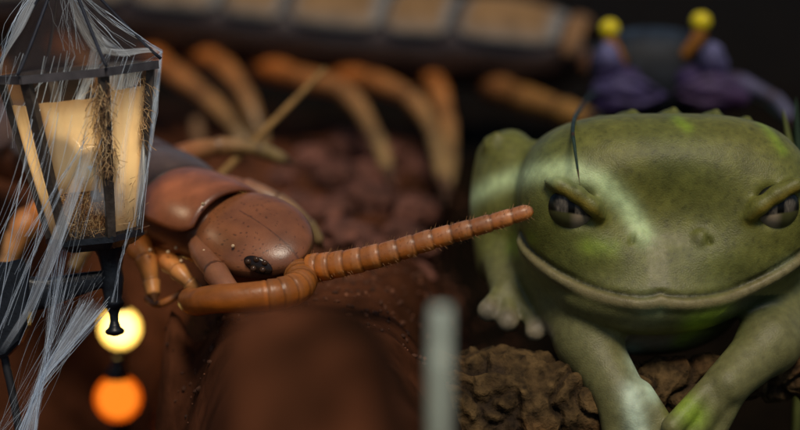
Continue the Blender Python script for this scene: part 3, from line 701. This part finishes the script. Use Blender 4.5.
def frogsdf(P):
    f = headsdf(P)
    for (ex, ey_, c) in eyeC:                                         # sockets
        f = smax(f, -ell(P, (ex, ey_, c - 20), (25, 24, 12)), 5)
    for br, (ex, ey_, ec_) in zip(BROWS, eyeC):
        pts = [np.array((x, y, ec_ - 22 - (4 if 1 < i < 4 else 0) + (9 if i == 0 else 0))) for i, (x, y) in enumerate(br)]
        f = chain(P, pts, [2, 3.8, 4.8, 4.4, 2], f, 14)
    body = ell(P, (668, 232, 175), (158, 105, 190)); f = smin(f, body, 40)
    f = smin(f, ell(P, (660, 318, 20), (96, 46, 82)), 20)             # chest
    f = smin(f, ell(P, (522, 205, 90), (44, 84, 60)), 16)            # folded thigh / knee on the left
    f = smin(f, cap(P, (505, 150, 100), (503, 270, 70), 17, 20), 18)
    f = smin(f, ell(P, (812, 240, 110), (40, 80, 60)), 12)
    for qx, qy, qr in ((503, 136, 9), (545, 150, 8), (580, 136, 9), (612, 124, 10), (646, 114, 11), (690, 111, 9), (735, 113, 9), (768, 121, 8)):   # small raised points on the crown
        f = smin(f, cap(P, (qx, qy, 30 if qx > 560 else 70), (qx + 2, qy - 8, 24 if qx > 560 else 66), qr + 3, 3.5), 13)
    # left arm
    f = smin(f, cap(P, (556, 268, 20), (592, 345, -62), 36, 31), 18)
    f = smin(f, cap(P, (592, 345, -62), (630, 412, -104), 32, 25), 12)
    f = smin(f, cap(P, (628, 405, -104), (648, 452, -120), 19, 16), 8)
    f = smin(f, cap(P, (614, 400, -100), (618, 452, -112), 16, 14), 7)
    f = smin(f, cap(P, (640, 395, -104), (676, 446, -116), 15, 12), 6)
    # right arm
    f = smin(f, cap(P, (812, 300, 10), (776, 345, -70), 38, 32), 16)
    f = smin(f, cap(P, (776, 345, -70), (726, 384, -112), 30, 22), 10)
    f = smin(f, cap(P, (728, 380, -112), (684, 438, -122), 17, 14), 5)
    f = smin(f, cap(P, (742, 356, -98), (668, 424, -136), 13, 11), 4)
    f = smin(f, cap(P, (736, 388, -108), (706, 446, -112), 13, 12), 5)
    # hind foot on the log
    f = smin(f, cap(P, (508, 255, 60), (512, 296, 10), 22, 17), 12)
    for tx, ty, tc in ((492, 316, -14), (512, 326, -22), (541, 336, -26)):
        f = smin(f, cap(P, (514, 294, 8), (tx, ty - 6, tc), 13, 8), 6); f = smin(f, ell(P, (tx, ty, tc - 3), (12, 11, 11)), 5)
    # mouth: a groove under the upper jaw and a lip below it
    lp = [np.array((x, y + 8, c + 1.5)) for x, y, c in lip3]; f = chain(P, lp, [2.6 + 1.3 * math.sin(math.pi * i / (len(lp) - 1)) for i in range(len(lp))], f, 7)
    gr = [np.array((x, y, c - .5)) for x, y, c in lip3]; f = chain(P, gr, [2.3] * len(gr), f, 2.5, True)
    for nx_, ny_, a in ((706, 238, 1), (634, 238, -1)):
        c = surf(nx_, ny_, headsdf)
        f = smin(f, ell(P, (nx_ - a * 4, ny_, c + 2), (9, 8, 6)), 6); f = smax(f, -cap(P, (nx_ + a * 1, ny_ - 5, c - 2), (nx_ + a * 2.5, ny_ + 5, c - 1), 2.2, 2.6), 2)
    return f
def nets(fn, lo, hi, h):
    ax_ = [np.arange(a, b + h, h, dtype=np.float32) for a, b in zip(lo, hi)]
    nx_, ny_, nz_ = map(len, ax_); F = np.empty((nx_, ny_, nz_), dtype=np.float32)
    for i0 in range(0, nx_, 12):
        Pg = np.stack(np.meshgrid(ax_[0][i0:i0 + 12], ax_[1], ax_[2], indexing='ij'), -1); F[i0:i0 + 12] = fn(Pg)
    sg = F < 0; cnt = np.zeros((nx_ - 1, ny_ - 1, nz_ - 1), np.int8); acc = np.zeros(cnt.shape + (3,), np.float32); ne = np.zeros(cnt.shape, np.float32)
    cor = [(i, j, k) for i in (0, 1) for j in (0, 1) for k in (0, 1)]
    sl_ = lambda A, c: A[c[0]:nx_ - 1 + c[0], c[1]:ny_ - 1 + c[1], c[2]:nz_ - 1 + c[2]]
    for a in range(8):
        for b_ in range(a + 1, 8):
            ca, cb = np.array(cor[a]), np.array(cor[b_])
            if abs(ca - cb).sum() != 1: continue
            fa, fb = sl_(F, ca), sl_(F, cb); m = (fa < 0) != (fb < 0); t = np.where(m, fa / np.where(m, fa - fb, 1), 0)
            acc += np.where(m[..., None], ca + t[..., None] * (cb - ca), 0); ne += m
    act = ne > 0; idx = -np.ones(act.shape, np.int64); idx[act] = np.arange(act.sum())
    ijk = np.argwhere(act); V = np.array(lo, dtype=np.float32) + (ijk + acc[act] / ne[act][:, None]) * h
    Q = []
    for d in range(3):
        o1, o2 = [(1, 2), (2, 0), (0, 1)][d]; e = [0, 0, 0]; e[d] = 1
        A = sg[:nx_ - e[0], :ny_ - e[1], :nz_ - e[2]]; B = sg[e[0]:, e[1]:, e[2]:]; ch = np.argwhere(A != B); ok = (ch[:, o1] > 0) & (ch[:, o2] > 0) & (ch < np.array(act.shape)).all(1); ch = ch[ok]
        u = np.zeros(3, int); u[o1] = 1; w = np.zeros(3, int); w[o2] = 1
        g4 = [idx[tuple((ch - q).T)] for q in (u * 0, u, u + w, w)]; q = np.stack(g4, 1); fl = A[tuple(ch.T)]
        q[~fl] = q[~fl][:, ::-1]; Q.append(q)
    Q = np.concatenate(Q); Q = Q[(Q >= 0).all(1)]; return V, Q
V, Q = nets(frogsdf, (440, 95, -165), (860, 470, 330), 2.6)
# skin colour and markings, in the frog's own coordinates
def seg_dist(X, Y, pts):
    best = np.full(X.shape, 1e9); par = np.zeros(X.shape); n_ = len(pts) - 1
    for i in range(n_):
        a = np.array(pts[i]); d = np.array(pts[i + 1]) - a; t = np.clip(((X - a[0]) * d[0] + (Y - a[1]) * d[1]) / (d @ d), 0, 1)
        q = np.hypot(X - a[0] - t * d[0], Y - a[1] - t * d[1]); m = q < best; best[m] = q[m]; par[m] = (i + t[m]) / n_
    return best, par
X, Y, Z = V.T
nzs = np.array([noise.noise(Vector((x * .012, y * .012, z * .012))) for x, y, z in V]); nz2 = np.array([noise.noise(Vector((x * .05, y * .05, z * .05 + 9))) for x, y, z in V]); nz3 = np.array([noise.noise(Vector((x * .35, y * .35, z * .35 + 9))) for x, y, z in V])
OL, OL2, GREYG, PALE, MINT, LIME, LIPC = (np.array(c) for c in ((.124, .120, .024), (.098, .108, .024), (.138, .132, .058), (.24, .20, .14), (.46, .58, .30), (.22, .34, .02), (.170, .142, .066)))
def bl(C, c, t): t = np.clip(t, 0, 1)[:, None]; return C * (1 - t) + c * t
C = np.tile(OL, (len(V), 1)); C = bl(C, OL2, .5 + .9 * nzs); C = C * (1 + .26 * nz2 + .22 * np.maximum(0, nz3 - .15) - .25 * (nz3 < -.42))[:, None]
sm = lambda a, b, x: (lambda t: t * t * (3 - 2 * t))(np.clip((x - a) / (b - a), 0, 1))
C = bl(C, GREYG, sm(250, 330, Y) * .75)
C = bl(C, PALE, (1 - np.clip(((X - 655) / 62) ** 2 + ((Y - 338) / 22) ** 2, 0, 1)) * 1.2 * (Z > -75))
toe = np.minimum.reduce([np.hypot(X - a, Y - b_) for a, b_ in ((492, 316), (512, 326), (541, 336))]); C = bl(C, PALE, (1 - sm(6, 20, toe)) * .8)
C = bl(C, GREYG, (1 - sm(0, 40, np.hypot(X - 508, Y - 275))) * .6)
arcd, ap = seg_dist(X, Y, [(462, 212), (476, 196), (502, 182), (535, 172), (568, 168), (600, 180), (626, 205), (645, 236)])
C = bl(C, MINT, np.exp(-(arcd / 10.5) ** 2) * (.80 + .15 * sm(.6, .95, ap) + .3 * (1 - sm(.05, .25, ap))) * ((Z < 160)))
for (a, b_), w, k, cc in (((642, 362), (655, 392), 11, MINT * 1.0), (None, None, 0, 0)) and (([(640, 360), (653, 390)], 11, .95, MINT * np.array((1, 1, 1.3))), ([(630, 392), (636, 430)], 11, .85, MINT * np.array((1, 1, 1.35))), ([(684, 408), (690, 416)], 14, .8, LIME), ([(697, 326), (722, 318)], 17, .9, LIME), ([(690, 346), (700, 334)], 9, .6, LIME), ([(588, 246), (612, 247)], 9, .35, LIME), ([(528, 240), (524, 250)], 9, .5, LIME), ([(645, 304), (655, 308)], 10, .6, MINT * .6), ([(778, 272), (795, 262)], 6, .6, MINT * .7), ([(772, 122), (786, 150)], 6, .45, LIME), ([(682, 118), (690, 126)], 6, .5, LIME)):
    pass
MARKS = (([(640, 360), (653, 390)], 11, .95, MINT * np.array((1, 1, 1.4))), ([(630, 392), (636, 430)], 11, .85, MINT * np.array((1, 1, 1.5))), ([(684, 408), (690, 416)], 14, .8, LIME), ([(697, 326), (722, 318)], 17, .9, LIME), ([(690, 346), (700, 334)], 9, .6, LIME), ([(588, 246), (612, 247)], 9, .35, LIME), ([(528, 240), (524, 250)], 9, .5, LIME), ([(645, 304), (655, 308)], 10, .6, MINT * .6), ([(778, 272), (795, 262)], 6, .6, MINT * .7), ([(772, 122), (786, 150)], 6, .45, LIME), ([(682, 118), (690, 126)], 6, .5, LIME))
for pts, w, k, cc in MARKS:
    d, _ = seg_dist(X, Y, pts); C = bl(C, cc, np.exp(-(d / w) ** 2) * k * (1 + .3 * nz2) * (Z < 60))
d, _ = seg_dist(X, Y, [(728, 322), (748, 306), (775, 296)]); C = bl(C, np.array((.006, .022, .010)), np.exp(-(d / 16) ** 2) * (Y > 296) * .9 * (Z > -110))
# pale flaky T on the snout
tt = np.maximum(np.exp(-((X - 656) / 11) ** 6) * (Y > 236) * (Y < 286), np.exp(-((Y - 240) / 7) ** 4) * (X > 640) * (X < 700) * .6)
C = bl(C, np.array((.26, .24, .16)), tt * (.28 + .6 * np.maximum(0, nz3)) * (Z < 0))
for br in BROWS:
    d, _ = seg_dist(X, Y, [(x, y + 5) for x, y in br[1:]]); C = bl(C, np.array((.20, .14, .015)), np.exp(-(d / 4.5) ** 2) * .7 * (Z < -40))
lp2 = [(x, y + 8) for x, y, _ in lip3]; d, _ = seg_dist(X, Y, lp2); C = bl(C, LIPC, np.exp(-(d / 6) ** 4) * .9 * (Z < -10))
d, _ = seg_dist(X, Y, [(x, y) for x, y, _ in lip3]); C = bl(C, np.array((.02, .018, .008)), np.exp(-(d / 2.2) ** 2) * .8 * (Z < 0))
frog_base = FF.p(664, 400, 0)
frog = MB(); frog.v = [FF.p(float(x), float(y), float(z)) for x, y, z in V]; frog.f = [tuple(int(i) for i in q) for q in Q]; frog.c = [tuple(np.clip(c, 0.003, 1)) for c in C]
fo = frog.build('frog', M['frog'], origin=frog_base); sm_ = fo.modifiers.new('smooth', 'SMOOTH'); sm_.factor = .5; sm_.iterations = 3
tag(fo, 'broad olive green tree frog with scowling eyes, crouched on a rough log', 'frog')
for (ex, ey_, ec_), sg in zip(eyeC, (1, -1)):
    def ecol(x, y, z):
        # x right, y up, z toward the camera on the ball
        v = .5 + .5 * noise.noise(Vector((x * 16, y * 5, 3))); v2 = .5 + .5 * noise.noise(Vector((x * 40, y * 40, 8)))
        c = mix3((.022, .020, .017), (.19, .165, .13), v * v * .8 + .2 * v2)
        c = mix3(c, (.002, .002, .002), 1 - sstep(.10, .19, abs(x + .10 * sg)))
        c = mix3(c, (.008, .009, .006), sstep(.62, .80, math.hypot(x, y)))
        m = 1 - sstep(-.36, -.26, y + .16 * x * sg)                # the lower lid membrane
        pale = mix3((.085, .085, .03), (.34, .27, .18), sstep(-.25, .15, x * sg))
        return mix3(c, mix3(pale, tuple(q * .7 for q in pale), v2), m)
    bb = MB(); cpt = FF.p(ex, ey_, ec_); r = 25.5 * S
    bb.ellipsoid(cpt, (VR * r, VU * r, VF * -r), 160, 110, lambda x, y, z: ecol(x, y, z))
    o = bb.build('eye', M['frogeye']); 
    me = o.data
    for v in me.vertices: v.co = v.co - frog_base
    o.parent = fo

# ------------------------------------------------------------------ log
b = MB(); NU, NV = 240, 110; FLc = Frame(640, 400, 16.3)
ctr = curve([FLc.p(446, 420, 6), FLc.p(480, 412, 0), FLc.p(540, 404, -4), FLc.p(620, 396, -4), FLc.p(700, 384, 4), FLc.p(790, 374, 14), FLc.p(900, 366, 30), FLc.p(1010, 360, 50)], NU)
vs = []; cs = []; fs = []
sl2 = FLc.s
for i in range(NU):
    t = i / (NU - 1); rr = lerp(64, 27, sstep(.12, .62, t)); e = min(1, i / 16); rr *= math.sqrt(max(0.0, 1 - (1 - e) ** 2)) if i < 16 else 1
    d = (ctr[min(i + 1, NU - 1)] - ctr[max(i - 1, 0)]).normalized(); a0 = d.cross(Zu).normalized(); b0 = a0.cross(d)
    for k in range(NV):
        a = 2 * math.pi * k / NV; dirv = a0 * math.cos(a) + b0 * math.sin(a); P0 = ctr[i] + dirv * (rr * sl2)
        q = P0; n1 = noise.noise(q * 2.2); n2 = noise.noise(q * 5.5 + Vector((4, 0, 0))); n3 = noise.noise(q * 13 + Vector((0, 4, 0))); cr = abs(noise.noise(q * 4 + Vector((9, 2, 1))))
        dis = .08 * n1 + .05 * n2 + .03 * n3 + .016 * noise.noise(q * 31) - .12 * max(0, .22 - cr) / .22 * .8
        vs.append(P0 + dirv * (dis * (.5 + .5 * rr / 64))); 
        c = mix3((.028, .016, .006), (.095, .058, .022), .5 + .5 * n2 + .35 * n3); c = mix3(c, (.085, .034, .010), max(0, n1)); c = mix3(c, (.018, .011, .006), min(1, max(0, .17 - cr) * 6)); cs.append(c)
for i in range(NU - 1):
    for k in range(NV): fs.append((i * NV + k, (i + 1) * NV + k, (i + 1) * NV + (k + 1) % NV, i * NV + (k + 1) % NV))
fs += [tuple(range(NV)), tuple((NU - 1) * NV + k for k in range(NV - 1, -1, -1))]
b.add(vs, fs, cs)
lroot = empty('log', Vector((FLc.p(560, 400).x, FLc.p(560, 400).y, gz(2, -3)))); tag(lroot, 'rough brown bark log that the green frog sits on', 'log')
b.build('trunk', M['bark'], lroot)
# root stubs that carry the log
for x in (520, 960):
    p = FLc.p(x, 410 if x < 600 else 372, 10); bb = MB(); zz = gz(p.x, p.y)
    P = [Vector((p.x, p.y, lerp(p.z, zz - .1, i / 9))) + Vector((.05 * noise.noise(Vector((i, x, 0))), 0, 0)) for i in range(10)]
    bb.tube(P, [.30 + .08 * noise.noise(Vector((i * .7, x, 4))) + .12 * (i / 9) ** 2 for i in range(10)], 22, (.07, .042, .018)); bb.build('root_stub', M['bark'], lroot)

# ------------------------------------------------------------------ crab on the frog's head
FC = Frame(655, 70, 20.3); k = FC.s
crab = empty('crab', FC.p(655, 118, 0)); tag(crab, 'small dark crab with yellow ball eyes and purple claws on the frog', 'crab')
X3 = lambda a, b_, c_: (VR * (a * k), VF * (b_ * k), VU * (c_ * k))
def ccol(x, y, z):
    n = noise.noise(Vector((x * 3, y * 3, z * 3))); return mix3((.006, .008, .012), (.020, .032, .05), max(0, z - .45) * 1.6 * (.6 + .8 * max(0, n + .3)))  # bluish glints along the top are painted into the shell colour
b = MB(); b.ellipsoid(FC.p(653, 74, 20), X3(62, 48, 48), 48, 30, ccol, lambda x, y, z: (x * (1 + .12 * z), y, z - .10 * x * x), .8); b.build('carapace', M['crab'], crab)
PUR = (.026, .015, .058); MAG = (.032, .010, .036); LIL = (.085, .085, .17)
rug = lambda x, y, z: (lambda n: (x * n, y * n, z * n))(1 + .22 * noise.noise(Vector((x * 1.7, y * 1.7, z * 1.7 + 5))) + .10 * noise.noise(Vector((x * 4, y * 4, z * 4))))
for ex, ey_, sg in ((606, 32, 1), (696, 25, -1)):
    b = MB(); b.tube(curve([FC.p(ex + sg * 16, ey_ + 34, -22), FC.p(ex + sg * 5, ey_ + 20, -30), FC.p(ex, ey_ + 8, -32)], 10), [5 * k, 6 * k, 6.5 * k, 7 * k, 7 * k, 7 * k, 7 * k, 7 * k, 7 * k, 7 * k], 12, (.26, .10, .015)); st = b.build('eye_stalk', M['crab'], crab)
    b = MB(); b.ellipsoid(FC.p(ex, ey_, -33), X3(10, 10, 9.5), 24, 16, (.62, .50, .008)); b.build('eye', M['eye'], st)
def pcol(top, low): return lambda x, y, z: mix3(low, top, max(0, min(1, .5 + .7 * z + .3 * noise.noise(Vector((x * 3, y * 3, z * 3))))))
for sg, kx, ky, px_, py_, lo in ((1, 604, 66, 622, 97, PUR), (-1, 707, 66, 703, 96, MAG)):
    b = MB(); b.ellipsoid(FC.p(px_, py_, -44), X3(38, 22, 20), 32, 20, pcol(mix3(lo, LIL, .35), lo), lambda x, y, z: rug(x, y, z * (1 + .4 * x * -sg)), 1.25); pl = b.build('claw', M['crab'], crab)
    b = MB(); b.tube(curve([FC.p(px_ - sg * 22, py_ - 6, -52), FC.p(px_ + sg * 4, py_ - 14, -58), FC.p(px_ + sg * 30, py_ - 2, -58)], 14), [6 * k * (1 - .7 * (i / 13) ** 2) for i in range(14)], 12, mix3(lo, LIL, .25)); b.build('claw_finger', M['crab'], pl)
    b = MB(); b.tube(curve([FC.p(px_ - sg * 20, py_ + 6, -52), FC.p(px_ + sg * 8, py_ + 11, -60), FC.p(px_ + sg * 32, py_ + 4, -60)], 14), [5 * k * (1 - .7 * (i / 13) ** 2) for i in range(14)], 12, mix3(lo, LIL, .15)); b.build('claw_finger', M['crab'], pl)
    b = MB(); b.ellipsoid(FC.p(kx, ky, -36), X3(15, 15, 22), 24, 16, pcol(LIL, PUR), rug, 1.25); b.ellipsoid(FC.p(kx + sg * 16, ky + 14, -20), X3(22, 14, 13), 20, 14, PUR); b.build('claw_wrist', M['crab'], crab)
def cleg(pts, r0, r1, c0, c1): limb([FC.p(*q) for q in pts], r0 * k, r1 * k, c0, c1, 3, 'leg', crab, M['crab'])
TEAL = (.014, .034, .034)
cleg([(700, 92, 10), (728, 80, 0), (750, 88, -10), (775, 104, -20), (790, 128, -24)], 10, 5, PUR, (.09, .09, .15))
cleg([(700, 98, 20), (735, 90, 20), (765, 98, 16), (796, 126, 10)], 9, 4, (.03, .03, .06), TEAL)
limb([FC.p(618, 92, -4), FC.p(590, 96, -60), W(578, 112, 17.2), W(573, 128, 15.95), W(575, 150, 15.62), W(580, 186, 15.55)], .024, .009, (.02, .03, .04), (.016, .034, .024), 3, 'leg', crab, M['crab'])

# ------------------------------------------------------------------ leaf blades at the right edge
FLf = Frame(795, 160, 17.0)
for pts, w, col, lab in ((((806, 300), (800, 220), (796, 160), (787, 108)), 6, (.10, .115, .03), 'olive grass blade standing at the right edge behind the frog'), (((822, 300), (812, 200), (803, 150), (800, 96)), 7, (.012, .028, .012), 'dark green grass blade at the right edge, outside the olive one')):
    P = curve([FLf.p(x, y, 20) for x, y in pts] , 20); base = Vector((P[0].x, P[0].y, gz(P[0].x, P[0].y))); P = [base.lerp(P[0], i / 5) for i in range(5)] + P
    b = MB(); vs = []; fs = []; n = len(P)
    for i, p in enumerate(P):
        ww = w * FLf.s * math.sin(math.pi * min(1, .25 + .75 * i / (n - 1))) ** .6 + .002
        for o_ in ((-1, 0), (0, -.25), (1, 0), (0, .0)): vs.append(p + VR * (o_[0] * ww) + VF * (o_[1] * ww + (.012 if o_ == (0, .0) else 0)))
    for i in range(n - 1):
        for q in range(4): fs.append((i * 4 + q, i * 4 + (q + 1) % 4, (i + 1) * 4 + (q + 1) % 4, (i + 1) * 4 + q))
    b.add(vs, fs, col); tag(b.build('grass_blade', M['stem'], origin=base), lab, 'grass blade')
